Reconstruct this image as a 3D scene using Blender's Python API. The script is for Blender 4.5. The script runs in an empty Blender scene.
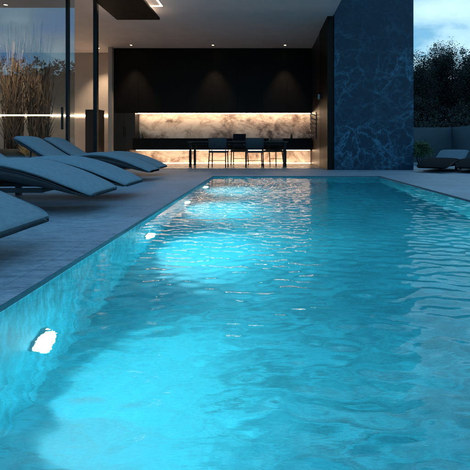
import bpy, bmesh, math, random
import numpy as np
from mathutils import Vector, Matrix
R = math.radians
random.seed(7); rng = np.random.default_rng(11)
sc = bpy.context.scene
COL = sc.collection

# ------------------------------------------------------------------ materials
class N:
    def __init__(s, name):
        s.m = bpy.data.materials.new(name); s.m.use_nodes = True
        s.t = s.m.node_tree; s.p = s.t.nodes['Principled BSDF']; s.out = s.t.nodes['Material Output']
    def n(s, typ, **kw):
        x = s.t.nodes.new(typ)
        for k, v in kw.items():
            if k.startswith('i_'):
                key = k[2:].replace('_', ' ')
                x.inputs[int(key) if key.isdigit() else key].default_value = v
            else: setattr(x, k, v)
        return x
    def l(s, a, b): s.t.links.new(a, b)
    def coord(s, scale=(1, 1, 1), rot=(0, 0, 0), kind='Object'):
        tc = s.n('ShaderNodeTexCoord'); mp = s.n('ShaderNodeMapping')
        mp.inputs['Scale'].default_value = scale; mp.inputs['Rotation'].default_value = rot
        s.l(tc.outputs[kind], mp.inputs[0]); return mp.outputs[0]
    def ramp(s, fac, stops, interp='LINEAR'):
        r = s.n('ShaderNodeValToRGB'); cr = r.color_ramp; cr.interpolation = interp
        while len(cr.elements) < len(stops): cr.elements.new(.5)
        for e, (p, c) in zip(cr.elements, stops):
            e.position = p; e.color = (*c, 1) if len(c) == 3 else c
        s.l(fac, r.inputs[0]); return r.outputs[0]
    def mix(s, fac, a, b, mode='MIX'):
        x = s.n('ShaderNodeMix', data_type='RGBA', blend_type=mode)
        for sock, v in ((x.inputs[0], fac), (x.inputs[6], a), (x.inputs[7], b)):
            if hasattr(v, 'is_linked'): s.l(v, sock)
            else: sock.default_value = v if isinstance(v, (int, float)) else (*v, 1)
        return x.outputs[2]
    def bump(s, h, strength=.3, dist=.01):
        b = s.n('ShaderNodeBump'); b.inputs['Strength'].default_value = strength; b.inputs['Distance'].default_value = dist
        s.l(h, b.inputs['Height']); s.l(b.outputs[0], s.p.inputs['Normal']); return b

def simple(name, col, rough=.5, metal=0, vary=.25, scale=6, bump=.15, spec=.5, stretch=(1, 1, 1)):
    k = N(name)
    no = k.n('ShaderNodeTexNoise', i_Scale=scale, i_Detail=6, i_Roughness=.6)
    k.l(k.coord(stretch), no.inputs[0])
    a = tuple(c * (1 - vary) for c in col); b = tuple(min(1, c * (1 + vary)) for c in col)
    k.l(k.ramp(no.outputs[0], [(.3, a), (.7, b)]), k.p.inputs['Base Color'])
    k.p.inputs['Roughness'].default_value = rough; k.p.inputs['Metallic'].default_value = metal
    k.p.inputs['Specular IOR Level'].default_value = spec
    rr = k.n('ShaderNodeMapRange'); rr.inputs[3].default_value = max(.02, rough - .08); rr.inputs[4].default_value = min(1, rough + .1)
    k.l(no.outputs[0], rr.inputs[0]); k.l(rr.outputs[0], k.p.inputs['Roughness'])
    if bump:
        n2 = k.n('ShaderNodeTexNoise', i_Scale=scale * 12, i_Detail=4); k.l(k.coord(stretch), n2.inputs[0])
        k.bump(n2.outputs[0], bump, .004)
    return k.m

def emit(name, col, strength):
    k = N(name); k.t.nodes.remove(k.p)
    e = k.n('ShaderNodeEmission'); e.inputs[0].default_value = (*col, 1); e.inputs[1].default_value = strength
    k.l(e.outputs[0], k.out.inputs[0]); return k.m

WARM = (1, .73, .47)
M = {}
def mats():
    # deck: wide stone-like boards running across, streaked along X
    k = N('deck_boards')
    c = k.coord((1.0, 4.2, 1)); n1 = k.n('ShaderNodeTexNoise', i_Scale=5, i_Detail=8, i_Roughness=.68); k.l(c, n1.inputs[0])
    n2 = k.n('ShaderNodeTexNoise', i_Scale=1.1, i_Detail=4); k.l(k.coord((1, 1, 1)), n2.inputs[0])
    n3 = k.n('ShaderNodeTexNoise', i_Scale=18, i_Detail=6, i_Roughness=.7); k.l(k.coord((1.3, 4, 1)), n3.inputs[0])
    col = k.ramp(n1.outputs[0], [(.28, (.16, .235, .29)), (.5, (.33, .435, .51)), (.72, (.47, .56, .63))])
    col = k.mix(.55, col, k.ramp(n3.outputs[0], [(.35, (.3, .3, .32)), (.62, (.95, .94, .93))]), 'MULTIPLY')
    col = k.mix(.4, col, k.ramp(n2.outputs[0], [(.35, (.55, .55, .57)), (.65, (1, 1, 1))]), 'MULTIPLY')
    br = k.n('ShaderNodeTexBrick', i_Scale=1.0); br.inputs['Color1'].default_value = (1, 1, 1, 1); br.inputs['Color2'].default_value = (.84, .84, .85, 1)
    br.inputs['Mortar'].default_value = (.62, .62, .63, 1); br.inputs['Mortar Size'].default_value = .004
    br.inputs['Brick Width'].default_value = 2.4; br.inputs['Row Height'].default_value = .9; br.inputs['Mortar Smooth'].default_value = .2
    k.l(k.coord(), br.inputs[0])
    col = k.mix(1.0, col, br.outputs[0], 'MULTIPLY'); k.l(col, k.p.inputs['Base Color'])
    k.l(k.ramp(n1.outputs[0], [(.3, (.42,) * 3), (.7, (.62,) * 3)]), k.p.inputs['Roughness'])
    k.bump(n3.outputs[0], .35, .006)
    M['deck'] = k.m
    # pool mosaic; streaks paint caustic ripple light into the floor and wall colour
    def mosaic(name, a, b, grout, tile=.025, rough=.6, caustic_streak=False):
        k = N(name)
        v = k.n('ShaderNodeTexVoronoi', i_Scale=1 / tile, i_Randomness=.0, distance='CHEBYCHEV'); k.l(k.coord(), v.inputs[0])
        n = k.n('ShaderNodeTexNoise', i_Scale=1.6, i_Detail=5); k.l(k.coord(), n.inputs[0])
        bw = k.n('ShaderNodeRGBToBW'); k.l(v.outputs['Color'], bw.inputs[0]); base = k.mix(.22, k.ramp(n.outputs[0], [(.3, a), (.7, b)]), bw.outputs[0], 'SOFT_LIGHT')
        if caustic_streak:
            n3 = k.n('ShaderNodeTexNoise', i_Scale=30, i_Detail=6, i_Roughness=.7); k.l(k.coord(caustic_streak[0]), n3.inputs[0])
            n4 = k.n('ShaderNodeTexNoise', i_Scale=7, i_Detail=6, i_Roughness=.7); k.l(k.coord(caustic_streak[1]), n4.inputs[0])
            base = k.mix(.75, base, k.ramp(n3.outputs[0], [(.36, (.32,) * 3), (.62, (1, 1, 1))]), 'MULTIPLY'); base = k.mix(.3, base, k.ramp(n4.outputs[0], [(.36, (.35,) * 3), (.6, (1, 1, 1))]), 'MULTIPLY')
        g = k.ramp(v.outputs['Distance'], [(.44, (0, 0, 0)), (.475, (1, 1, 1))])
        k.l(base if caustic_streak else k.mix(g, base, grout), k.p.inputs['Base Color']); k.p.inputs['Roughness'].default_value = rough
        return k.m
    M['pool_floor'] = mosaic('pool_floor_mosaic_caustics', (.040, .42, .535), (.058, .53, .65), (.05, .46, .56), caustic_streak=((.10, 1, 1), (.25, 2.2, 1)))
    M['pool_wall'] = mosaic('pool_wall_mosaic_caustics', (.03, .52, .70), (.09, .74, .90), (.05, .55, .66), caustic_streak=((1, 1, .12), (1, 1, .5)))
    M['band'] = mosaic('waterline_mosaic', (.02, .09, .125), (.035, .13, .17), (.03, .10, .13), .03)
    # water
    k = N('pool_water'); k.t.nodes.remove(k.p)
    rf = k.n('ShaderNodeBsdfRefraction', i_IOR=1.333, i_Roughness=.012); rf.inputs[0].default_value = (.55, .98, 1, 1)
    gs = k.n('ShaderNodeBsdfGlossy', i_Roughness=.02); fz = k.n('ShaderNodeFresnel', i_IOR=1.32); ms = k.n('ShaderNodeMixShader')
    k.l(fz.outputs[0], ms.inputs[0]); k.l(rf.outputs[0], ms.inputs[1]); k.l(gs.outputs[0], ms.inputs[2]); k.l(ms.outputs[0], k.out.inputs[0])
    n1 = k.n('ShaderNodeTexNoise', i_Scale=15, i_Detail=3, i_Roughness=.55); k.l(k.coord((.55, 1.7, 1)), n1.inputs[0])
    n2 = k.n('ShaderNodeTexNoise', i_Scale=30, i_Detail=3, i_Roughness=.6); k.l(k.coord((.4, 1.5, 1)), n2.inputs[0])
    b2 = k.n('ShaderNodeBump'); b2.inputs['Strength'].default_value = .18; b2.inputs['Distance'].default_value = .004; k.l(n2.outputs[0], b2.inputs['Height'])
    b1 = k.n('ShaderNodeBump'); b1.inputs['Strength'].default_value = .11; b1.inputs['Distance'].default_value = .012; k.l(n1.outputs[0], b1.inputs['Height'])
    for q in (gs, fz): k.l(b1.outputs[0], q.inputs['Normal'])
    k.l(b2.outputs[0], rf.inputs['Normal'])
    M['water'] = k.m
    # dark blue marble of the pier
    k = N('blue_marble')
    w = k.n('ShaderNodeTexNoise', i_Scale=1.3, i_Detail=6, i_Roughness=.6); k.l(k.coord(), w.inputs[0])
    addv = k.n('ShaderNodeVectorMath', operation='MULTIPLY_ADD'); addv.inputs[1].default_value = (1.1,) * 3
    k.l(w.outputs['Color'], addv.inputs[0]); k.l(k.coord(), addv.inputs[2])
    def ridge(scale, wd, det=8, rg=.62, dist=.4, loc=0):
        n = k.n('ShaderNodeTexNoise', i_Scale=scale, i_Detail=det, i_Roughness=rg, i_Distortion=dist); mp_ = k.n('ShaderNodeMapping'); mp_.inputs[1].default_value = (loc, loc * .7, loc * .3)
        tc_ = k.n('ShaderNodeTexCoord'); k.l(tc_.outputs['Object'], mp_.inputs[0]); k.l(mp_.outputs[0], n.inputs[0])
        return k.ramp(n.outputs[0], [(.5 - wd * 3, (0, 0, 0)), (.5 - wd, (.16, .16, .16)), (.5, (1, 1, 1)), (.5 + wd, (.16, .16, .16)), (.5 + wd * 3, (0, 0, 0))])
    def cells(scale, lo):
        v = k.n('ShaderNodeTexVoronoi', i_Scale=scale, feature='DISTANCE_TO_EDGE'); k.l(addv.outputs[0], v.inputs[0])
        return k.ramp(v.outputs[0], [(0, (1, 1, 1)), (lo, (.25, .25, .25)), (lo * 4, (0, 0, 0))])
    v1 = ridge(1.0, .010, loc=4, rg=.55); v2 = ridge(2.3, .014, loc=9, rg=.55); v3 = cells(1.3, .016)
    msk = k.n('ShaderNodeTexNoise', i_Scale=1.3, i_Detail=5); k.l(k.coord(), msk.inputs[0])
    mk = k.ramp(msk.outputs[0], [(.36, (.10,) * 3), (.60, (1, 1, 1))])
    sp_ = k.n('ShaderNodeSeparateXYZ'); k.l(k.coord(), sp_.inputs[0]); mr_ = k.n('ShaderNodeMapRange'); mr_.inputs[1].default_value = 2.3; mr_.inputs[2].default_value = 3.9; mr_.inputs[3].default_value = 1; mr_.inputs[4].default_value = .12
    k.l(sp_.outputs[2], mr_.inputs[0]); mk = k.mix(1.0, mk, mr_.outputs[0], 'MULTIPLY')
    v1 = k.mix(1.0, v1, v3, 'ADD')
    fine = k.n('ShaderNodeTexNoise', i_Scale=9, i_Detail=8, i_Roughness=.7); k.l(addv.outputs[0], fine.inputs[0])
    base = k.ramp(fine.outputs[0], [(.3, (.003, .020, .040)), (.7, (.009, .046, .085))])
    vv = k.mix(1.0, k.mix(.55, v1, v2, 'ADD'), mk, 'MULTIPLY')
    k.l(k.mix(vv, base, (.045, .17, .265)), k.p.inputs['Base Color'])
    k.p.inputs['Roughness'].default_value = .42; k.p.inputs['Specular IOR Level'].default_value = .18; M['blue_marble'] = k.m
    # cream marble splashback
    k = N('cream_marble')
    w = k.n('ShaderNodeTexNoise', i_Scale=1.5, i_Detail=10, i_Roughness=.72, i_Distortion=.35); k.l(k.coord((1, 1, 1.2), (0, .5, 0)), w.inputs[0])
    w2 = k.n('ShaderNodeTexNoise', i_Scale=.8, i_Detail=7, i_Roughness=.6, i_Distortion=.8); k.l(k.coord((1, 1, 1.6), (0, -.6, 0)), w2.inputs[0])
    a = k.ramp(w.outputs[0], [(.34, (.10, .065, .045)), (.42, (.28, .22, .18)), (.52, (.64, .56, .49)), (.7, (.74, .67, .60))])
    b = k.ramp(w2.outputs[0], [(.44, (1, 1, 1)), (.49, (.6, .48, .4)), (.5, (.4, .3, .25)), (.51, (.65, .54, .46)), (.56, (1, 1, 1))])
    k.l(k.mix(.6, a, b, 'MULTIPLY'), k.p.inputs['Base Color']); k.p.inputs['Roughness'].default_value = .35; M['cream_marble'] = k.m
    M['black_lacquer'] = simple('black_lacquer', (.0045, .0035, .003), .5, vary=.3, bump=.03, spec=.13)
    M['black_wood'] = simple('black_stained_wood', (.010, .007, .006), .45, vary=.5, scale=4, stretch=(6, 6, .5), bump=.1)
    M['brown_wood'] = simple('brown_wood_panel', (.022, .013, .009), .45, vary=.5, scale=4, stretch=(5, 5, .4), bump=.1)
    M['beige'] = simple('beige_plaster', (.42, .37, .34), .8, vary=.08, scale=2, bump=.1)
    M['ceiling'] = simple('ceiling_plaster', (.74, .67, .66), .75, vary=.06, scale=2, bump=.05)
    M['int_floor'] = simple('polished_floor_stone', (.34, .29, .26), .25, vary=.3, scale=3, bump=.03)
    M['steel'] = simple('black_steel', (.008, .008, .009), .5, spec=.2, vary=.2, bump=.03)
    M['chrome'] = simple('brushed_steel', (.5, .5, .5), .3, 1, vary=.1, bump=.03)
    M['fabric'] = simple('lounger_fabric', (.18, .265, .31), .85, vary=.14, scale=26, bump=.8, spec=.3)
    M['shell'] = simple('lounger_shell', (.018, .022, .026), .45, vary=.25, scale=8, bump=.1)
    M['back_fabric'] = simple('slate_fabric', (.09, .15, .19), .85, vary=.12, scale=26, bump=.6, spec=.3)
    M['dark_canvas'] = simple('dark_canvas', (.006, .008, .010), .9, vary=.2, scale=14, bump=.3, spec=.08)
    M['chair_fabric'] = simple('chair_fabric', (.03, .045, .055), .85, vary=.25, scale=30, bump=.5)
    M['render_wall'] = simple('garden_wall_render', (.06, .10, .12), .85, vary=.18, scale=1.5, bump=.4)
    M['lawn'] = simple('lawn_grass', (.025, .05, .02), .9, vary=.5, scale=9, bump=.8)
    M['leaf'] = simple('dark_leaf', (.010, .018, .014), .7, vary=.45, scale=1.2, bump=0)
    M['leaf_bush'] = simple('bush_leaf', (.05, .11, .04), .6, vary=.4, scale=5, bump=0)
    M['bark'] = simple('bark', (.06, .045, .035), .9, vary=.4, scale=5, stretch=(3, 3, .6), bump=.8)
    M['reed'] = simple('dry_reed', (.20, .13, .085), .8, vary=.45, scale=5, stretch=(1, 1, .3), bump=.2)
    M['straw'] = simple('straw', (.5, .36, .16), .8, vary=.3, scale=8, bump=.2)
    M['pot'] = simple('pot_clay', (.035, .033, .034), .6, vary=.3, bump=.2)
    M['bottle'] = simple('dark_bottle', (.015, .02, .015), .12, vary=.2, bump=0)
    M['cup'] = simple('ceramic_cup', (.35, .37, .38), .3, vary=.1, bump=0)
    M['led'] = emit('led_strip_glow', (1, .68, .43), 54)
    M['led_low'] = emit('low_led_glow', (1, .68, .43), 26)
    M['led_left'] = emit('left_led_glow', (1, .74, .48), 18)
    M['led_cove'] = emit('cove_led_glow', (1, .78, .55), 9)
    M['led_up'] = emit('uplight_glow', (1, .76, .56), 55)
    M['lamp_glow'] = emit('downlight_glow', (1, .74, .45), 14)
    M['pool_glow'] = emit('pool_lamp_glow', (.74, .98, 1), 150)
    k = N('coated_glass'); k.t.nodes.remove(k.p)
    tr = k.n('ShaderNodeBsdfTransparent'); tr.inputs[0].default_value = (.80, .86, .88, 1)
    gl = k.n('ShaderNodeBsdfGlossy'); gl.inputs['Roughness'].default_value = .01; gl.inputs[0].default_value = (.85, .95, 1, 1)
    fr = k.n('ShaderNodeFresnel', i_IOR=1.5); ad = k.n('ShaderNodeMath', operation='ADD'); ad.inputs[1].default_value = .10; k.l(fr.outputs[0], ad.inputs[0])
    mx = k.n('ShaderNodeMixShader'); k.l(ad.outputs[0], mx.inputs[0]); k.l(tr.outputs[0], mx.inputs[1]); k.l(gl.outputs[0], mx.inputs[2])
    k.l(mx.outputs[0], k.out.inputs[0]); M['glass'] = k.m
mats()

# ------------------------------------------------------------------ mesh helpers
class MB:
    def __init__(s): s.v = []; s.f = []; s.sm = []
    def add(s, v, f, smooth=False, mat=None):
        o = len(s.v)
        s.v += [tuple(mat @ Vector(p)) if mat else tuple(p) for p in v]
        s.f += [tuple(i + o for i in q) for q in f]; s.sm += [smooth] * len(f); return s
    def box(s, x0, x1, y0, y1, z0, z1, bev=0, mat=None):
        bm = bmesh.new(); bmesh.ops.create_cube(bm, size=1)
        for v in bm.verts: v.co = Vector(((x0 + x1) / 2 + v.co.x * (x1 - x0), (y0 + y1) / 2 + v.co.y * (y1 - y0), (z0 + z1) / 2 + v.co.z * (z1 - z0)))
        if bev: bmesh.ops.bevel(bm, geom=bm.edges[:], offset=bev, segments=2, affect='EDGES', profile=.5)
        bm.verts.index_update()
        s.add([v.co for v in bm.verts], [[v.index for v in f.verts] for f in bm.faces], False, mat); bm.free(); return s
    def lathe(s, prof, c=(0, 0, 0), n=20, mat=None, cap=True):
        v = []; f = []
        for r, z in prof:
            for i in range(n):
                a = 2 * math.pi * i / n; v.append((c[0] + r * math.cos(a), c[1] + r * math.sin(a), c[2] + z))
        for j in range(len(prof) - 1):
            for i in range(n):
                f.append((j * n + i, j * n + (i + 1) % n, (j + 1) * n + (i + 1) % n, (j + 1) * n + i))
        if cap: f.append(tuple(range(n))[::-1]); f.append(tuple((len(prof) - 1) * n + i for i in range(n)))
        return s.add(v, f, True, mat)
    def tube(s, pts, rad, n=6, mat=None):
        pts = [Vector(p) for p in pts]; rad = rad if hasattr(rad, '__len__') else [rad] * len(pts)
        v = []; f = []
        for k, p in enumerate(pts):
            d = (pts[min(k + 1, len(pts) - 1)] - pts[max(k - 1, 0)]).normalized()
            a = d.cross(Vector((0, 0, 1)) if abs(d.z) < .9 else Vector((0, 1, 0))).normalized(); b = d.cross(a)
            for i in range(n):
                t = 2 * math.pi * i / n; v.append(p + (a * math.cos(t) + b * math.sin(t)) * rad[k])
        for j in range(len(pts) - 1):
            for i in range(n): f.append((j * n + i, (j + 1) * n + i, (j + 1) * n + (i + 1) % n, j * n + (i + 1) % n))
        f.append(tuple(range(n))); f.append(tuple((len(pts) - 1) * n + i for i in range(n))[::-1])
        return s.add(v, f, True, mat)
    def build(s, name, m, parent=None, loc=None):
        me = bpy.data.meshes.new(name); me.from_pydata(s.v, [], s.f); me.materials.append(M[m] if isinstance(m, str) else m)
        me.polygons.foreach_set('use_smooth', s.sm)
        bm = bmesh.new(); bm.from_mesh(me); bmesh.ops.recalc_face_normals(bm, faces=bm.faces); bm.to_mesh(me); bm.free()
        o = bpy.data.objects.new(name, me); COL.objects.link(o)
        if parent: o.parent = parent
        if loc: o.location = loc
        return o
def tag(o, label=None, cat=None, group=None, kind=None):
    for k, v in (('label', label), ('category', cat), ('group', group), ('kind', kind)):
        if v: o[k] = v
    return o
def empty(name, loc=(0, 0, 0), rz=0, **kw):
    o = bpy.data.objects.new(name, None); COL.objects.link(o); o.location = loc; o.rotation_euler = (0, 0, rz); o.empty_display_size = .2
    return tag(o, **kw)
def copy_tree(o, parent=None):
    c = o.copy(); COL.objects.link(c)
    if parent: c.parent = parent
    for ch in list(o.children): copy_tree(ch, c)
    return c
def box(name, m, b, parent=None, bev=0): return MB().box(*b, bev=bev).build(name, m, parent)
def struct(o): o['kind'] = 'structure'; return o
def leaves(c, sig, n, size, r):
    """n leaf quads scattered gaussian around c"""
    P = r.normal(0, 1, (n, 3)) * sig + c
    a = r.normal(0, 1, (n, 3)); a /= np.linalg.norm(a, axis=1)[:, None]
    b = r.normal(0, 1, (n, 3)); b -= (a * b).sum(1)[:, None] * a; b /= np.linalg.norm(b, axis=1)[:, None]
    L = (size * r.uniform(.6, 1.3, n))[:, None]; W = L * .5
    return np.stack([P - a * L, P - b * W, P + a * L, P + b * W], 1).reshape(-1, 3)
def leaf_obj(name, pts, m, parent):
    n = len(pts) // 4; me = bpy.data.meshes.new(name)
    me.from_pydata(pts.tolist(), [], np.arange(n * 4).reshape(n, 4).tolist()); me.materials.append(M[m])
    o = bpy.data.objects.new(name, me); COL.objects.link(o); o.parent = parent; return o

# ------------------------------------------------------------------ camera:  eye .65 m above deck, looking +Y, horizon at y=145/470
cam = bpy.data.cameras.new('camera'); co = bpy.data.objects.new('camera', cam); COL.objects.link(co)
co.location = (0, 0, .65); co.rotation_euler = (R(90), 0, 0)
cam.sensor_width = 36; cam.lens = 36 * 400 / 470; cam.shift_x = -(264 - 235) / 470; cam.shift_y = -(235 - 145) / 470
cam.clip_start = .05; cam.clip_end = 2000; sc.camera = co

# ------------------------------------------------------------------ pool
XL, XR, YN, YF, WZ, FZ = -1.07, 2.43, -2.2, 8.40, -.030, -1.05
bas = MB()
for (a, b, c, d) in (((XL - .25, XL), (YN - .25, YF + .25), (FZ - .2, -.027), 'w'), ((XR, XR + .25), (YN - .25, YF + .25), (FZ - .2, -.027), 'w'),
                     ((XL, XR), (YN - .25, YN), (FZ - .2, -.027), 'w'), ((XL, XR), (YF, YF + .25), (FZ - .2, -.027), 'w')):
    bas.box(*a, *b, *c)
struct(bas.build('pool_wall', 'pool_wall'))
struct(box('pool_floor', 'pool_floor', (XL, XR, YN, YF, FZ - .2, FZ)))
bd = MB(); t = .003
bd.box(XL, XL + t, YN, YF, -.0265, -.003).box(XR - t, XR, YN, YF, -.0265, -.003).box(XL + t, XR - t, YF - t, YF, -.0265, -.003).box(XL + t, XR - t, YN, YN + t, -.0265, -.003)
struct(bd.build('pool_waterline_band', 'band'))
# water surface: real waves
nx, ny = 240, 960
xs = np.linspace(XL + .004, XR - .004, nx); ys = np.linspace(YN + .004, YF - .004, ny)
X, Y = np.meshgrid(xs, ys); Zw = np.zeros_like(X)
for i in range(110):
    lam = .065 * (10 ** rng.uniform(0, .95)); th = rng.normal(0, .45) + (math.pi if i % 3 == 0 else 0)
    kx, ky = math.sin(th) * 2 * math.pi / lam, math.cos(th) * 2 * math.pi / lam
    slope = .0150 if lam < .13 else .0080 if lam < .2 else .0026 if lam < .4 else .0014
    env = 1 + .5 * np.sin(X * rng.uniform(-1.2, 1.2) + Y * rng.uniform(-1.5, 1.5) + rng.uniform(0, 6.28))
    Zw += slope * lam / (2 * math.pi) * env * np.sin(kx * X + ky * Y + rng.uniform(0, 6.28))
Zw *= .25 + .75 * np.clip((X - XL - .05) / .7, 0, 1)
V = np.stack([X, Y, Zw + WZ], -1).reshape(-1, 3)
I = np.arange(nx * ny).reshape(ny, nx)
F = np.stack([I[:-1, :-1], I[:-1, 1:], I[1:, 1:], I[1:, :-1]], -1).reshape(-1, 4)
me = bpy.data.meshes.new('water'); me.from_pydata(V.tolist(), [], F.tolist()); me.materials.append(M['water'])
me.polygons.foreach_set('use_smooth', [True] * len(F)); wo = bpy.data.objects.new('water', me); COL.objects.link(wo); struct(wo)
# underwater lamps on the left wall
def pool_light(loc, rz, label, power, aim=-.52, cone=128):
    r = empty('pool_light', loc, rz, label=label, cat='pool light', group='underwater lamps along the pool wall')
    rot = Matrix.Rotation(R(90), 4, 'Y')
    MB().lathe([(.053, .001), (.056, .014), (.066, .014), (.070, .008), (.070, .001)], n=28, mat=rot, cap=False).build('rim', 'chrome', r)
    MB().lathe([(.052, .004), (.052, .03), (.044, .05), (.026, .063), (.001, .067)], n=28, mat=rot).build('lens', 'pool_glow', r)
    ld = bpy.data.lights.new('pool_lamp', 'SPOT'); ld.energy = power; ld.color = (.95, .98, 1); ld.spot_size = R(cone); ld.spot_blend = 1; ld.shadow_soft_size = .03
    lo = bpy.data.objects.new('pool_lamp', ld); COL.objects.link(lo); lo.parent = r; lo.location = (.085, 0, 0); lo.rotation_euler = Vector((1, 0, aim)).to_track_quat('-Z', 'Y').to_euler()
ords = ['glowing underwater lamp on left pool wall behind the camera', 'large glowing round underwater lamp nearest in the left pool wall', 'glowing underwater lamp in left pool wall, second from the near end',
        'small glowing underwater lamp in left pool wall, third from the near end', 'tiny underwater lamp near the far left pool corner']
PW = 50
for i, (y, q) in enumerate(((.1, .1), (1.9, 1.75), (3.65, 3.2), (5.4, 3.0), (7.15, 2.4))): pool_light((XL + .001, y, -.64), 0, ords[i], PW * q, -.52 if y < 4 else -.85)
for y, wd in ((.1, 'behind the camera'), (2.0, 'outside the right frame edge'), (3.9, 'just outside the right frame edge')): pool_light((XR - .001, y, -.5), math.pi, 'added unseen underwater lamp on the right pool wall ' + wd, 160, .03, 58)  # out-of-view lamps added to brighten the left wall and the floor

# ------------------------------------------------------------------ deck, lawn
dk = MB(); D = (-16, 9.5, -6, 19)
dk.box(D[0], XL, D[2], D[3], -.0262, 0).box(XR, D[1], D[2], D[3], -.0262, 0).box(XL, XR, D[2], YN, -.0262, 0).box(XL, XR, YF, D[3], -.0262, 0)
struct(dk.build('deck', 'deck'))
lw = MB(); B = 300
lw.box(-B, D[0], -B, B, -.2, -.022).box(D[1], B, -B, B, -.2, -.022).box(D[0], D[1], -B, D[2], -.2, -.022).box(D[0], D[1], D[3], B, -.2, -.022)
struct(lw.build('ground', 'lawn'))

# ------------------------------------------------------------------ sun loungers (local: +X = foot tip, tip at x=0, head at x=-2.35)
prof = [(0, .205), (.03, .235), (.10, .272), (.22, .325), (.4, .40), (.6, .465), (.8, .51), (1.0, .525), (1.2, .505), (1.4, .46), (1.58, .43), (1.72, .445), (1.9, .55), (2.1, .68), (2.3, .80), (2.36, .82)]
def ip(s, col):
    a = np.array(prof); 
    return float(np.interp(s, a[:, 0], a[:, col]))
S = np.concatenate([np.linspace(0, .12, 6), np.linspace(.17, 2.36, 44)])
raw = np.array([ip(s, 1) for s in np.linspace(0, 2.36, 237)])
sm_ = np.convolve(np.pad(raw, 8, mode='edge'), np.hanning(17) / np.hanning(17).sum(), 'valid')
top = lambda s: float(np.interp(s, np.linspace(0, 2.36, 237), sm_))
def loft(sec):
    """sec: list of rings (same count) -> closed loft"""
    n = len(sec[0]); v = [p for r in sec for p in r]; f = []
    for j in range(len(sec) - 1):
        for i in range(n): f.append((j * n + i, j * n + (i + 1) % n, (j + 1) * n + (i + 1) % n, (j + 1) * n + i))
    f.append(tuple(range(n))); f.append(tuple((len(sec) - 1) * n + i for i in range(n)))
    return v, f
def ring(s, hw, zt, zb, crown, rr):
    pts = []
    K = 10
    for i in range(K + 1):
        u = -1 + 2 * i / K; y = u * hw
        pts.append((-s, y, zt - crown * u * u - rr * max(0, (abs(u) - .8) / .2) ** 2))
    zm = (zt + zb) / 2
    pts += [(-s, hw * 1.008, zm)]
    for i in range(K + 1):
        u = 1 - 2 * i / K; pts.append((-s, u * hw * .985, zb + rr * .6 * max(0, (abs(u) - .8) / .2) ** 2))
    pts += [(-s, -hw * 1.008, zm)]
    return pts
def plan(s): return .40 * (1 - .20 * math.exp(-s / .05) - .06 * math.exp(-s / .25))
def make_lounger(dark=False):
    r = empty('sun_lounger')
    mt = []
    for s in S:
        th = .083 * (1 - .55 * math.exp(-s / .10)); mt.append(ring(s, plan(s), top(s), top(s) - th, .018, .034))
    if not dark: MB().add(*loft(mt), True).build('mattress', 'fabric', r)
    else:
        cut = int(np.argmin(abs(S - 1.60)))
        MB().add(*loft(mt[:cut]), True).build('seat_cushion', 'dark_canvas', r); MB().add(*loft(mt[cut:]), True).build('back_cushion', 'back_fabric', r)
        box('base_plate', 'shell', (-1.5, -.55, -.36, .36, .002, .03), r, .006)
    pp = MB()
    for sg in (-1, 1): pp.tube([(-s, sg * (plan(s) + .004), top(s) - .075) for s in S[6:]], .006, 6)
    pp.build('piping', 'shell', r)
    sh = []
    for s in np.linspace(.035, 2.33, 46):
        th = .083 * (1 - .55 * math.exp(-s / .10)); zt = top(s) - th - .001
        d = .035 + .06 * math.exp(-((s - .75) / .5) ** 2)
        sh.append(ring(s, plan(s) * .97, zt, zt - d * min(1, .35 + s * 1.3), 0, .0))
    MB().add(*loft(sh), True).build('shell', 'shell', r)
    fr = MB()
    for y in (-.30, .26): fr.box(-2.2, -.48, y, y + .04, .20, .245, .006)
    for x in (-2.2, -1.35, -.52): fr.box(x, x + .04, -.262, .262, .203, .242, .006)
    fr.build('base_frame', 'shell', r)
    for x in (-1.62, -2.12):
        for y in (-.25, .19): box('leg', 'shell', (x, x + .06, y, y + .06, .0, .199), r, .006)
    MB().box(-1.2, -1.1, -.30, .30, .246, top(1.15) - .11, .008).build('cross_support', 'shell', r)
    for y in (-.29, .25): MB().tube([(-2.16, y + .02, .24), (-2.12, y + .02, top(2.12) - .11)], .016, 8).build('back_strut', 'shell', r)
    return r
lp = make_lounger(); ld_ = make_lounger(True)
SP = [(-1.37, 2.25, 0, 'blue grey sun lounger nearest the camera, only its curved foot end in the frame'),
      (-1.60, 4.05, 0, 'blue grey sun lounger second from the camera with its arched seat in full view'),
      (-1.60, 4.98, 0, 'blue grey sun lounger directly behind the large arched one, mostly hidden by it'),
      (-2.00, 7.35, 0, 'blue grey sun lounger fourth along the left row, raised back before the dry reeds'),
      (-2.14, 8.55, 0, 'farthest blue grey sun lounger of the left row, nearest the dining room'),
      (3.87, 9.3, R(-128), 'dark sun lounger between the blue marble pier and the garden wall, back raised'),
      (4.70, 9.1, R(-128), 'dark sun lounger at the right frame edge, cut off by it')]
for i, (x, y, a, lab) in enumerate(SP):
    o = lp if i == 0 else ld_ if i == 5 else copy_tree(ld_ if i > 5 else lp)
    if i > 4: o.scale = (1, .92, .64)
    o.location = (x, y, .0); o.rotation_euler = (0, 0, a)
    tag(o, lab, 'sun lounger', 'sun loungers set out on the deck')

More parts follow.
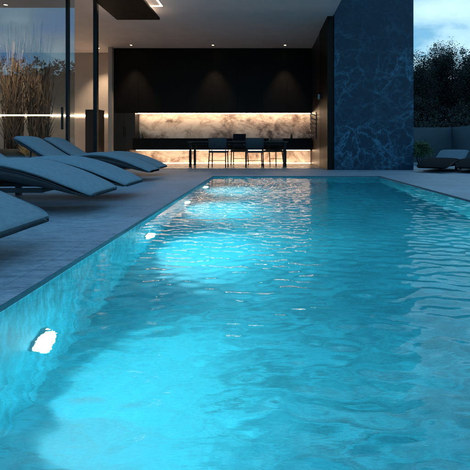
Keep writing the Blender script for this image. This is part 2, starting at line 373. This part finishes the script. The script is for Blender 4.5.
# ------------------------------------------------------------------ house
CZ = 4.02                                                   # ceiling height
struct(box('floor', 'int_floor', (-15.9, 1.66, 10.9, 14.6, .0, .012)))
struct(box('ceiling', 'ceiling', (-15.9, 1.80, 8.25, 14.6, CZ, CZ + .1)))
tag(box('roof', 'beige', (-16, 1.80, 8.2, 15.0, CZ + .101, CZ + .6)), 'flat roof slab over the dining room, its edge above the picture', 'roof')
tag(box('upper_roof', 'beige', (-16, 3.2, 9.6, 15.0, 5.6, 5.9)), 'upper roof slab resting on the blue marble pier', 'roof')
tag(box('back_wall', 'beige', (-15.9, 1.66, 14.6, 14.8, -.1, CZ + .1)), 'beige plaster rear wall of the glazed room left of the kitchen', 'wall')
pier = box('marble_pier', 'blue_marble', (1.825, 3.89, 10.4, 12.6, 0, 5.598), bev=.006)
tag(pier, 'tall broad pier of dark blue veined marble at the head of the pool', 'pier')
sw = empty('side_wall', (0, 0, 0), label='dark timber side wall between the kitchen and the blue marble pier', cat='wall')
box('wood_panel', 'brown_wood', (1.67, 1.815, 11.95, 14.59, .0, CZ - .003), sw)
box('lacquer_panel', 'black_lacquer', (1.655, 1.82, 10.45, 11.947, .0, CZ - .003), sw)
# kitchen
up = empty('wall_cabinet', (0, 13.9, 1.77), label='black full width wall cabinets above the lit marble splashback', cat='cabinet')
box('carcass', 'black_lacquer', (-5.22, 1.65, .025, .69, .0, CZ - 1.775), up)
for i in range(8):
    x0 = -5.22 + i * 6.87 / 8
    d = box('cabinet_door', 'black_lacquer', (x0 + .003, x0 + 6.87 / 8 - .003, 0, .022, .003, CZ - 1.79), up, .002)
tall = empty('tall_cabinet', (-4.85, 13.9, 0), label='black tall cabinet at the left end of the kitchen run', cat='cabinet')
box('carcass', 'black_wood', (-.37, .37, .025, .69, .48, 1.765), tall)
box('plinth', 'black_wood', (-.37, .06, .06, .69, .012, .478), tall)
for x0 in (-.37, .002): box('cabinet_door', 'black_wood', (x0, x0 + .367, 0, .022, .482, 1.76), tall, .002)
for x0 in (-.035, .03): box('door_handle', 'steel', (x0, x0 + .012, -.03, -.002, .95, 1.3), tall, .003)
sp = box('marble_splashback', 'cream_marble', (-4.475, 1.655, 14.35, 14.59, .882, 1.768))
tag(sp, 'cream veined marble splashback lit from above over the counter', 'splashback')
lp2 = box('marble_plinth', 'cream_marble', (-4.78, 1.655, 14.20, 14.59, .03, .478))
tag(lp2, 'cream veined marble base panel glowing below the floating counter', 'wall panel')
ct = empty('kitchen_counter', (0, 13.6, .48), label='black floating kitchen counter between the two lit marble bands', cat='counter')
box('carcass', 'black_lacquer', (-4.47, 1.62, .025, .74, 0, .36), ct)
box('countertop', 'black_lacquer', (-4.475, 1.64, -.01, .749, .362, .40), ct, .004)
for i in range(6):
    x0 = -4.47 + i * 6.09 / 6; box('drawer_front', 'black_lacquer', (x0 + .003, x0 + 6.09 / 6 - .003, 0, .022, .004, .356), ct, .002)
def strip(b, m, label, parent_lamp=None):
    o = box('led_strip', m, b); return tag(o, label, 'led strip', 'warm led strips of the house')
strip((-4.46, 1.64, 14.12, 14.145, 1.752, 1.768), 'led', 'warm led strip along the top of the marble splashback')
strip((-4.46, 1.60, 13.95, 13.98, .462, .479), 'led_low', 'warm led strip under the floating black counter')
strip((-4.77, 1.64, 14.06, 14.085, .013, .026), 'led_low', 'warm led strip at floor level along the marble base')
strip((-15.5, -5.3, 14.56, 14.598, 1.70, 1.735), 'led_left', 'long warm led strip across the beige wall behind the glass')
strip((-15.5, -4.48, 9.14, 9.16, 1.315, 1.342), 'led_left', 'warm led rail running along the inside of the glass wall before the reeds')
# tall dark cabinet before the beige wall
tc = empty('dark_cupboard', (-5.62, 13.3, .012), R(-6), label='dark timber cupboard standing before the beige wall beside the black post', cat='cupboard')
box('carcass', 'black_wood', (-.22, .22, -.2, .2, .06, 1.78), tc, .004)
box('top', 'brown_wood', (-.23, .23, -.21, .21, 1.782, 1.80), tc, .003)
box('plinth', 'steel', (-.2, .2, -.18, .18, 0, .058), tc)
box('door', 'black_wood', (-.213, .213, -.222, -.203, .08, 1.76), tc, .003)
box('door_handle', 'chrome', (.15, .165, -.25, -.224, .85, 1.15), tc, .003)
wc = box('wall_return', 'beige', (-5.36, -5.23, 13.75, 14.59, .013, CZ - .003))
tag(wc, 'narrow beige wall end between the dark cupboard and black kitchen', 'wall')

# ceiling things
bp = empty('ceiling_panel', (-3.185, 9.4, CZ), label='black dropped rectangular panel hanging below the pale ceiling', cat='ceiling panel')
box('panel', 'black_lacquer', (-.545, .545, -1.1, .74, -.20, -.14), bp, .004)
for x in (-.4, .4): box('hanger', 'steel', (x - .02, x + .02, -.05, .0, -.139, -.001), bp)
for x in (-.26, .24): box('uplight_strip', 'led_up', (x, x + .02, -1.05, .70, -.139, -.128), bp)
cv = empty('cove_light', (-2.72, 9.4, CZ), label='square glowing cove light in the ceiling right of the black panel', cat='ceiling light')
box('frame', 'ceiling', (-.28, .28, -.28, .28, -.012, -.002), cv)
g = MB(); g.box(-.27, .27, .24, .265, -.026, -.013).box(-.27, .27, -.265, -.24, -.026, -.013).box(.24, .265, -.239, .239, -.026, -.013).box(-.265, -.24, -.239, .239, -.026, -.013)
g.build('glow_strip', 'led_cove', cv)
def downlight(x, y, label, power=26, size=62):
    r = empty('downlight', (x, y, CZ), label=label, cat='downlight', group='recessed ceiling downlights')
    MB().lathe([(.045, -.002), (.05, -.014), (.068, -.010), (.07, -.002)], n=24, cap=False).build('trim_ring', 'chrome', r)
    MB().lathe([(.044, -.003), (.02, -.009), (.001, -.010)], n=20).build('bulb', 'lamp_glow', r)
    ld = bpy.data.lights.new('downlight_lamp', 'SPOT'); ld.energy = power; ld.color = WARM; ld.spot_size = R(size); ld.spot_blend = .7; ld.shadow_soft_size = .03
    lo = bpy.data.objects.new('downlight_lamp', ld); COL.objects.link(lo); lo.parent = r; lo.location = (0, 0, -.03)
    return lo
downlight(-4.48, 13.48, 'small recessed downlight over the left end of the kitchen', 190)
downlight(-1.72, 13.48, 'small recessed downlight over the middle of the kitchen', 190)
downlight(.71, 13.48, 'small recessed downlight at the pier end of the kitchen', 190)
downlight(-9.0, 13.6, 'small recessed downlight behind the reflecting glass at the left frame edge', 260, 90)
downlight(-5.75, 13.9, 'small recessed downlight over the beige wall by the dark cupboard', 300, 90)
downlight(-6.2, 9.6, 'small downlight added to light the dry reeds', 460, 85)  # added lamp, brightens the reeds from the front

# glazing on the left
gw = empty('glass_wall', (0, 9.04, 0), label='tall clear glass wall reflecting the evening sky, left of the black post', cat='glass wall')
box('pane', 'glass', (-9.6, -4.46, -.005, .005, .05, CZ - .05), gw)
box('pane', 'glass', (-4.405, -4.28, -.005, .005, .05, CZ - .05), gw)
box('pane', 'glass', (-15.8, -9.66, -.005, .005, .05, CZ - .05), gw)
for x in (-4.46, -9.66): box('mullion', 'steel', (x, x + .055, -.05, .05, .001, CZ - .003), gw, .003)
box('bottom_rail', 'steel', (-15.8, -4.28, -.03, .03, .001, .049), gw); box('top_rail', 'steel', (-15.8, -4.28, -.03, .03, CZ - .048, CZ - .003), gw)
box('handle', 'steel', (-4.56, -4.525, -.06, -.007, 1.0, 1.5), gw, .004)
tag(box('steel_post', 'steel', (-3.975, -3.885, 9.3, 9.4, .001, CZ - .002), bev=.004), 'slim black steel post rising from deck to ceiling right of the glass', 'post')

# dry reeds behind the glass
def reeds(x, y, n, spread, hmax, label, r):
    p = empty('potted_reeds', (x, y, .012), label=label, cat='potted plant', group='dry reeds behind the glass')
    MB().lathe([(.22, 0), (.27, .05), (.33, .3), (.36, .52), (.33, .54), (.31, .5), (.02, .48)], n=28).build('pot', 'pot', p)
    st = MB(); pl = []
    for i in range(n):
        a = r.uniform(0, 6.283); q = r.uniform(0, .22); h = hmax * (r.uniform(.40, .80) if r.uniform() < .62 else r.uniform(.80, 1.02)); lean = spread * r.uniform(.1, 1) * (h / hmax)
        b = a + r.normal(0, .6)
        pts = [Vector((q * math.cos(a) + lean * t * t * math.cos(b), q * math.sin(a) + lean * .5 * t * t * math.sin(b), .45 + (h - .45) * t)) for t in (0, .25, .5, .75, 1)]
        st.tube(pts, [.008, .007, .006, .004, .002], 4)
        for t in np.linspace(.12, .62, 7):
            k = min(3, int(t * 4)); P = pts[k].lerp(pts[k + 1], t * 4 - k)
            d = Vector((r.normal(0, .10), r.normal(0, .10), r.uniform(.25, .6)))
            w = Vector((.011, .004, 0)); pl += [P - w, P + w, P + d * .6 + w * .7, P + d]
    st.build('stems', 'reed', p)
    leaf_obj('blades', np.array([tuple(v) for v in pl]), 'reed', p)
rr = np.random.default_rng(3)
reeds(-6.45, 10.3, 120, .5, 3.8, 'taller clump of dry brown reeds in a dark pot at left behind glass', rr)
reeds(-6.02, 10.7, 120, .55, 3.85, 'clump of dry brown reeds in a dark pot nearer the mullion', rr)
sg = empty('straw_grass', (-5.75, 10.0, .012), label='short tuft of yellow straw grass in a low bowl below the reeds', cat='potted plant')
MB().lathe([(.14, 0), (.2, .05), (.23, .18), (.21, .19), (.02, .16)], n=24).build('bowl', 'pot', sg)
s_ = MB()
for i in range(150):
    a = rr.uniform(0, 6.283); h = rr.uniform(.3, .62); l = rr.uniform(.05, .3)
    s_.tube([(.1 * math.cos(a), .1 * math.sin(a), .15), ((.1 + l * .4) * math.cos(a), (.1 + l * .4) * math.sin(a), .15 + h * .7), ((.1 + l) * math.cos(a), (.1 + l) * math.sin(a), .15 + h)], [.006, .005, .002], 4)
s_.build('blades', 'straw', sg)

# dining table and chairs
tb = empty('dining_table', (-.77, 12.15, .012), label='long black dining table before the lit kitchen counter', cat='table')
box('tabletop', 'black_wood', (-1.48, 1.48, -.46, .46, .715, .75), tb, .006)
box('apron', 'steel', (-1.36, 1.36, -.36, .36, .64, .713), tb)
for x in (-1.43, 1.36):
    for y in (-.42, .35): box('leg', 'steel', (x, x + .07, y, y + .07, 0, .713), tb, .004)
def make_chair():
    r = empty('dining_chair')
    sb = MB().box(-.25, .25, -.24, .25, .42, .48, .02).build('seat', 'chair_fabric', r)
    v = []; nn = 9                                          # backrest: curved padded shell (back at -Y)
    sec = []
    for i in range(nn):
        u = -1 + 2 * i / (nn - 1); x = .255 * u; c = .05 * (u * u); 
        sec.append([(x, -.255 + c, .52), (x, -.285 + c, .82), (x, -.27 + c, .838), (x, -.25 + c, .82), (x, -.215 + c, .52)])
    MB().add(*loft(sec), True).build('backrest', 'chair_fabric', r)
    for sx in (-1, 1):
        MB().tube([(sx * .235, .21, 0), (sx * .225, .2, .42)], .016, 8).build('leg', 'steel', r)
        MB().tube([(sx * .245, -.28, 0), (sx * .23, -.2, .42), (sx * .235, -.21, .56)], .016, 8).build('leg', 'steel', r)
        MB().tube([(sx * .255, -.2, .66), (sx * .29, .0, .66), (sx * .27, .18, .645), (sx * .235, .2, .43)], .014, 8).build('armrest', 'steel', r)
    MB().tube([(-.23, -.24, .2), (.23, -.24, .2)], .009, 6).build('stretcher', 'steel', r)
    return r
ch = make_chair()
CH = [(-1.30, 11.50, R(-4), 'dark dining chair with its back to the pool, left one of the near pair'),
      (-.28, 11.50, R(5), 'dark dining chair with its back to the pool, right one of the near pair'),
      (-.78, 12.75, R(174), 'dark dining chair on the far side of the table, behind the laptop'),
      (.27, 12.55, R(150), 'dark dining chair pulled out on the far side at the pier end of the table')]
for i, (x, y, a, lab) in enumerate(CH):
    o = ch if i == 0 else copy_tree(ch)
    o.location = (x, y, .012); o.rotation_euler = (0, 0, a); tag(o, lab, 'chair', 'chairs around the dining table')
lt = empty('laptop', (-.76, 12.1, .763), R(8), label='dark open laptop on the dining table between the near chairs', cat='laptop')
box('keyboard_base', 'steel', (-.19, .19, -.13, .13, 0, .016), lt, .004)
MB().box(-.19, .19, 0, .010, 0, .25, .003, mat=Matrix.Translation((0, -.125, .02)) @ Matrix.Rotation(R(40), 4, 'X')).build('screen', 'shell', lt)
for x, y, h, m, nm, lab in ((-.36, 12.05, .06, 'cup', 'cup', 'small pale cup on the table right of the laptop'), (.21, 12.05, .09, 'bottle', 'jar', 'small dark jar near the pier end of the table')):
    tag(MB().lathe([(.028, 0), (.035, .01), (.04, h), (.035, h), (.03, .015)], (x, y, .763), 16).build(nm, m), lab, nm)
for i, (x, h) in enumerate(((-4.32, .25), (-4.20, .2), (.95, .17))):
    lab = ['tall dark bottle at the left end of the counter', 'shorter dark bottle second from the left end of the counter', 'small dark bottle at the pier end of the counter'][i]
    tag(MB().lathe([(.036, 0), (.04, .01), (.04, h * .6), (.014, h * .78), (.014, h)], (x, 13.85, .881), 18).build('bottle', 'bottle'), lab, 'bottle', 'bottles on the kitchen counter')
# metal wall rack on the timber side wall
wr = empty('wall_rack', (1.668, 12.75, .95), label='pale metal wine rack of loops fixed to the dark side wall', cat='wine rack')
box('back_rail', 'steel', (-.02, -.001, -.05, .05, -.1, .75), wr)
for i in range(6):
    z = -.04 + i * .135; ln = .25 + .12 * ((i * 7) % 3)
    MB().tube([(-.021, .0, z), (-.08, -.1, z + .03), (-.12 - ln * .3, -ln, z), (-.20, -.1, z + .08), (-.10, .12, z + .06), (-.03, .05, z)], .011, 6).build('bottle_loop', 'chrome', wr)
sc_ = empty('wall_sconce', (1.654, 11.6, 2.05), label='small pale wall light fixed high on the black side panel', cat='wall light')
box('back_plate', 'steel', (-.02, -.001, -.05, .05, -.09, .09), sc_, .003)
MB().lathe([(.03, -.07), (.035, -.06), (.035, .06), (.03, .07)], (-.058, 0, 0), 16).build('lamp_shade', 'cup', sc_)

# ------------------------------------------------------------------ garden at the right
tag(box('garden_wall', 'render_wall', (3.9, 7.04, 15.0, 15.22, 0, 1.31)), 'low blue grey rendered wall at the back of the deck behind the bush', 'wall')
tag(box('garden_side_wall', 'render_wall', (7.05, 7.27, 1.0, 15.22, 0, 1.313)), 'long low rendered wall closing the right side of the deck', 'wall')
bs_ = empty('round_bush', (5.15, 13.2, 0), label='small round green bush beside the blue marble pier', cat='bush')
r5 = np.random.default_rng(5); pts = []
for i in range(90):
    d = r5.normal(0, 1, 3); d /= np.linalg.norm(d); d[2] = abs(d[2]) * 1.0 - .15
    pts.append(leaves(np.array((0, 0, .38)) + d * np.array((.40, .40, .38)) * r5.uniform(.6, 1), .06, 45, .030, r5))
leaf_obj('foliage', np.concatenate(pts), 'leaf_bush', bs_)
sb_ = MB()
for i in range(9):
    a = i * .7; sb_.tube([(.05 * math.cos(a), .05 * math.sin(a), 0), (.12 * math.cos(a), .12 * math.sin(a), .25), (.28 * math.cos(a), .28 * math.sin(a), .5)], [.012, .009, .004], 5)
sb_.build('stem', 'bark', bs_)
def tree(x, y, h, rad, seed, label, leafn=150):
    r = np.random.default_rng(seed); t = empty('garden_tree', (x, y, -.06), label=label, cat='tree', group='dark trees beyond the garden wall')
    tk = MB(); lean = r.normal(0, .25, 2)
    spine = [Vector((lean[0] * q * q, lean[1] * q * q, h * .9 * q)) for q in np.linspace(0, 1, 8)]
    tk.tube(spine, list(np.linspace(.16, .02, 8) * h / 6), 8)
    pts = []; tips = []
    for i in range(26):
        q = r.uniform(.16, .95); base = spine[0].lerp(spine[-1], q); a = i * 2.4 + r.normal(0, .3)
        w = rad * (1.05 - .72 * max(0, (q - .3)) / .7) * r.uniform(.55, 1.05); end = base + Vector((w * math.cos(a), w * math.sin(a), w * r.uniform(.1, .7)))
        mid = base.lerp(end, .5) + Vector((0, 0, .12)); tk.tube([base, mid, end], [.035 * h / 6, .02 * h / 6, .006], 5)
        for f in (.35, .6, .85, 1.0): tips.append((base.lerp(end, f), w))
    for P, w in tips:
        for k in range(2):
            c = np.array(P) + r.normal(0, .20, 3)
            pts.append(leaves(c, r.uniform(.10, .24), leafn, .043, r))
    for k in range(10): pts.append(leaves(np.array(spine[-1]) + r.normal(0, .2, 3) + np.array((0, 0, .1 + .04 * k)), .13, 60, .04, r))
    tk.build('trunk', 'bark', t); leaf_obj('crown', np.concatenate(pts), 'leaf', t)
TL = ['slender dark tree just right of the blue marble pier', 'tall broad dark tree in the middle of the garden line', 'dark tree with twiggy crown second right of the pier', 'dark tree leaning at the right frame edge',
      'dark rounded tree just outside the right frame edge', 'low dark tree filling the gap behind the garden line', 'dark tree far outside the right frame edge', 'low dark tree behind the broad one', 'low dark tree behind the pier']
for i, (px, yy, hpx, rad) in enumerate(((421, 21, 56, 1.15), (449, 22, 42, 1.7), (433, 23, 50, 1.3), (476, 20, 50, 1.5), (505, 20, 48, 1.7), (462, 25, 72, 1.5), (545, 21, 55, 1.7), (436, 26, 75, 1.6), (408, 24, 62, 1.6))):
    tree((px - 264) / 400 * yy, yy, .71 + (145 - hpx) * yy / 400, rad, 40 + i, TL[i])
def hedge(x0, x1, y, h, seed, label, dens=34, size=.05):
    r = np.random.default_rng(seed); e = empty('clipped_hedge', ((x0 + x1) / 2, y, -.06), label=label, cat='hedge')
    L = (x1 - x0) / 2; pts = []
    for i in range(int(L * 2 * dens)):
        c = np.array((r.uniform(-L, L), r.uniform(-.5, .5), r.uniform(.1, h * r.uniform(.85, 1.06)))); pts.append(leaves(c, .16, 36, size, r))
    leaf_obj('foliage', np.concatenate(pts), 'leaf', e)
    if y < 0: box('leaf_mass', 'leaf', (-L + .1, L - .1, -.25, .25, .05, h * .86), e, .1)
    b = MB()
    for x in np.arange(-L + .3, L, .6): b.tube([(x, 0, 0), (x + .1, .1, h * .8)], [.03, .008], 5)
    b.build('stem', 'bark', e)
hedge(5.0, 13.0, 17.2, 2.0, 9, 'dense black green hedge rising behind the low garden wall')

hedge(-27.0, -9.0, -12.5, 7.0, 21, 'tall dark hedge added behind the camera to darken the glass reflection', 120, .10)  # out-of-view hedge added to block the sky mirrored in the left glass

# ------------------------------------------------------------------ sky, sun
w = bpy.data.worlds.new('World'); sc.world = w; w.use_nodes = True
nt = w.node_tree; bg = nt.nodes['Background']; lk = nt.links.new
SE, SR = R(4), R(150)
sky = nt.nodes.new('ShaderNodeTexSky'); sky.sky_type = 'NISHITA'; sky.sun_disc = False; sky.sun_elevation = SE; sky.sun_rotation = SR
tcn = nt.nodes.new('ShaderNodeTexCoord'); sep = nt.nodes.new('ShaderNodeSeparateXYZ'); lk(tcn.outputs['Generated'], sep.inputs[0])
ad = nt.nodes.new('ShaderNodeMath'); ad.operation = 'ADD'; ad.inputs[1].default_value = .22
mxx = nt.nodes.new('ShaderNodeMath'); mxx.operation = 'MAXIMUM'; mxx.inputs[1].default_value = 0; lk(sep.outputs[2], mxx.inputs[0]); lk(mxx.outputs[0], ad.inputs[0])
dv = nt.nodes.new('ShaderNodeVectorMath'); dv.operation = 'DIVIDE'; lk(tcn.outputs['Generated'], dv.inputs[0])
cb = nt.nodes.new('ShaderNodeCombineXYZ'); [lk(ad.outputs[0], cb.inputs[i]) for i in range(3)]; lk(cb.outputs[0], dv.inputs[1])
mp = nt.nodes.new('ShaderNodeMapping'); mp.inputs['Location'].default_value = (3.1, .4, 0); mp.inputs['Scale'].default_value = (1, 1, 1.6); lk(dv.outputs[0], mp.inputs[0])
no = nt.nodes.new('ShaderNodeTexNoise'); no.inputs['Scale'].default_value = 2.3; no.inputs['Detail'].default_value = 7; no.inputs['Roughness'].default_value = .52; no.inputs['Distortion'].default_value = .3
lk(mp.outputs[0], no.inputs[0])
rp = nt.nodes.new('ShaderNodeValToRGB'); cr = rp.color_ramp; cr.elements[0].position = .42; cr.elements[0].color = (.55, 2.2, 4.5, 1); cr.elements[1].position = .62; cr.elements[1].color = (2.7, 4.3, 5.3, 1)
e = cr.elements.new(.86); e.color = (4.3, 6.0, 7.0, 1); e = cr.elements.new(.54); e.color = (1.35, 2.9, 4.1, 1); lk(no.outputs[0], rp.inputs[0])
tint = nt.nodes.new('ShaderNodeMix'); tint.data_type = 'RGBA'; tint.blend_type = 'MULTIPLY'; tint.inputs[0].default_value = 1; tint.inputs[7].default_value = (.3, .8, 1.2, 1)
lk(sky.outputs[0], tint.inputs[6])
mx2 = nt.nodes.new('ShaderNodeMix'); mx2.data_type = 'RGBA'; mx2.inputs[0].default_value = .8; lk(tint.outputs[2], mx2.inputs[6]); lk(rp.outputs[0], mx2.inputs[7])
lk(mx2.outputs[2], bg.inputs[0]); bg.inputs[1].default_value = .225
gd = nt.nodes.new('ShaderNodeVectorMath'); gd.operation = 'DOT_PRODUCT'; gd.inputs[1].default_value = Vector((.42, .75, .42)).normalized(); lk(tcn.outputs['Generated'], gd.inputs[0])
gm = nt.nodes.new('ShaderNodeMapRange'); gm.inputs[1].default_value = .72; gm.inputs[2].default_value = 1.0; gm.inputs[3].default_value = -.01; gm.inputs[4].default_value = .20; lk(gd.outputs['Value'], gm.inputs[0])
ga = nt.nodes.new('ShaderNodeMath'); ga.operation = 'ADD'; lk(no.outputs[0], ga.inputs[0]); lk(gm.outputs[0], ga.inputs[1]); lk(ga.outputs[0], rp.inputs[0])
sl = bpy.data.lights.new('sun', 'SUN'); sl.energy = .08; sl.angle = R(30); sl.color = (.8, .9, 1)
so = bpy.data.objects.new('sun', sl); COL.objects.link(so); so.rotation_euler = (R(55), 0, R(25)); so.location = (0, -5, 12)

# ------------------------------------------------------------------ render settings
vs = sc.view_settings; vs.view_transform = 'Standard'; vs.look = 'None'; vs.exposure = 0; vs.gamma = 1; vs.use_curve_mapping = False
cy = sc.cycles; cy.use_denoising = True
try: cy.denoiser = 'OPENIMAGEDENOISE'
except Exception: pass
cy.max_bounces = 10; cy.transmission_bounces = 8; cy.diffuse_bounces = 4; cy.glossy_bounces = 5; cy.transparent_max_bounces = 12
cy.caustics_refractive = True; cy.caustics_reflective = False; cy.sample_clamp_indirect = 4; cy.blur_glossy = .5
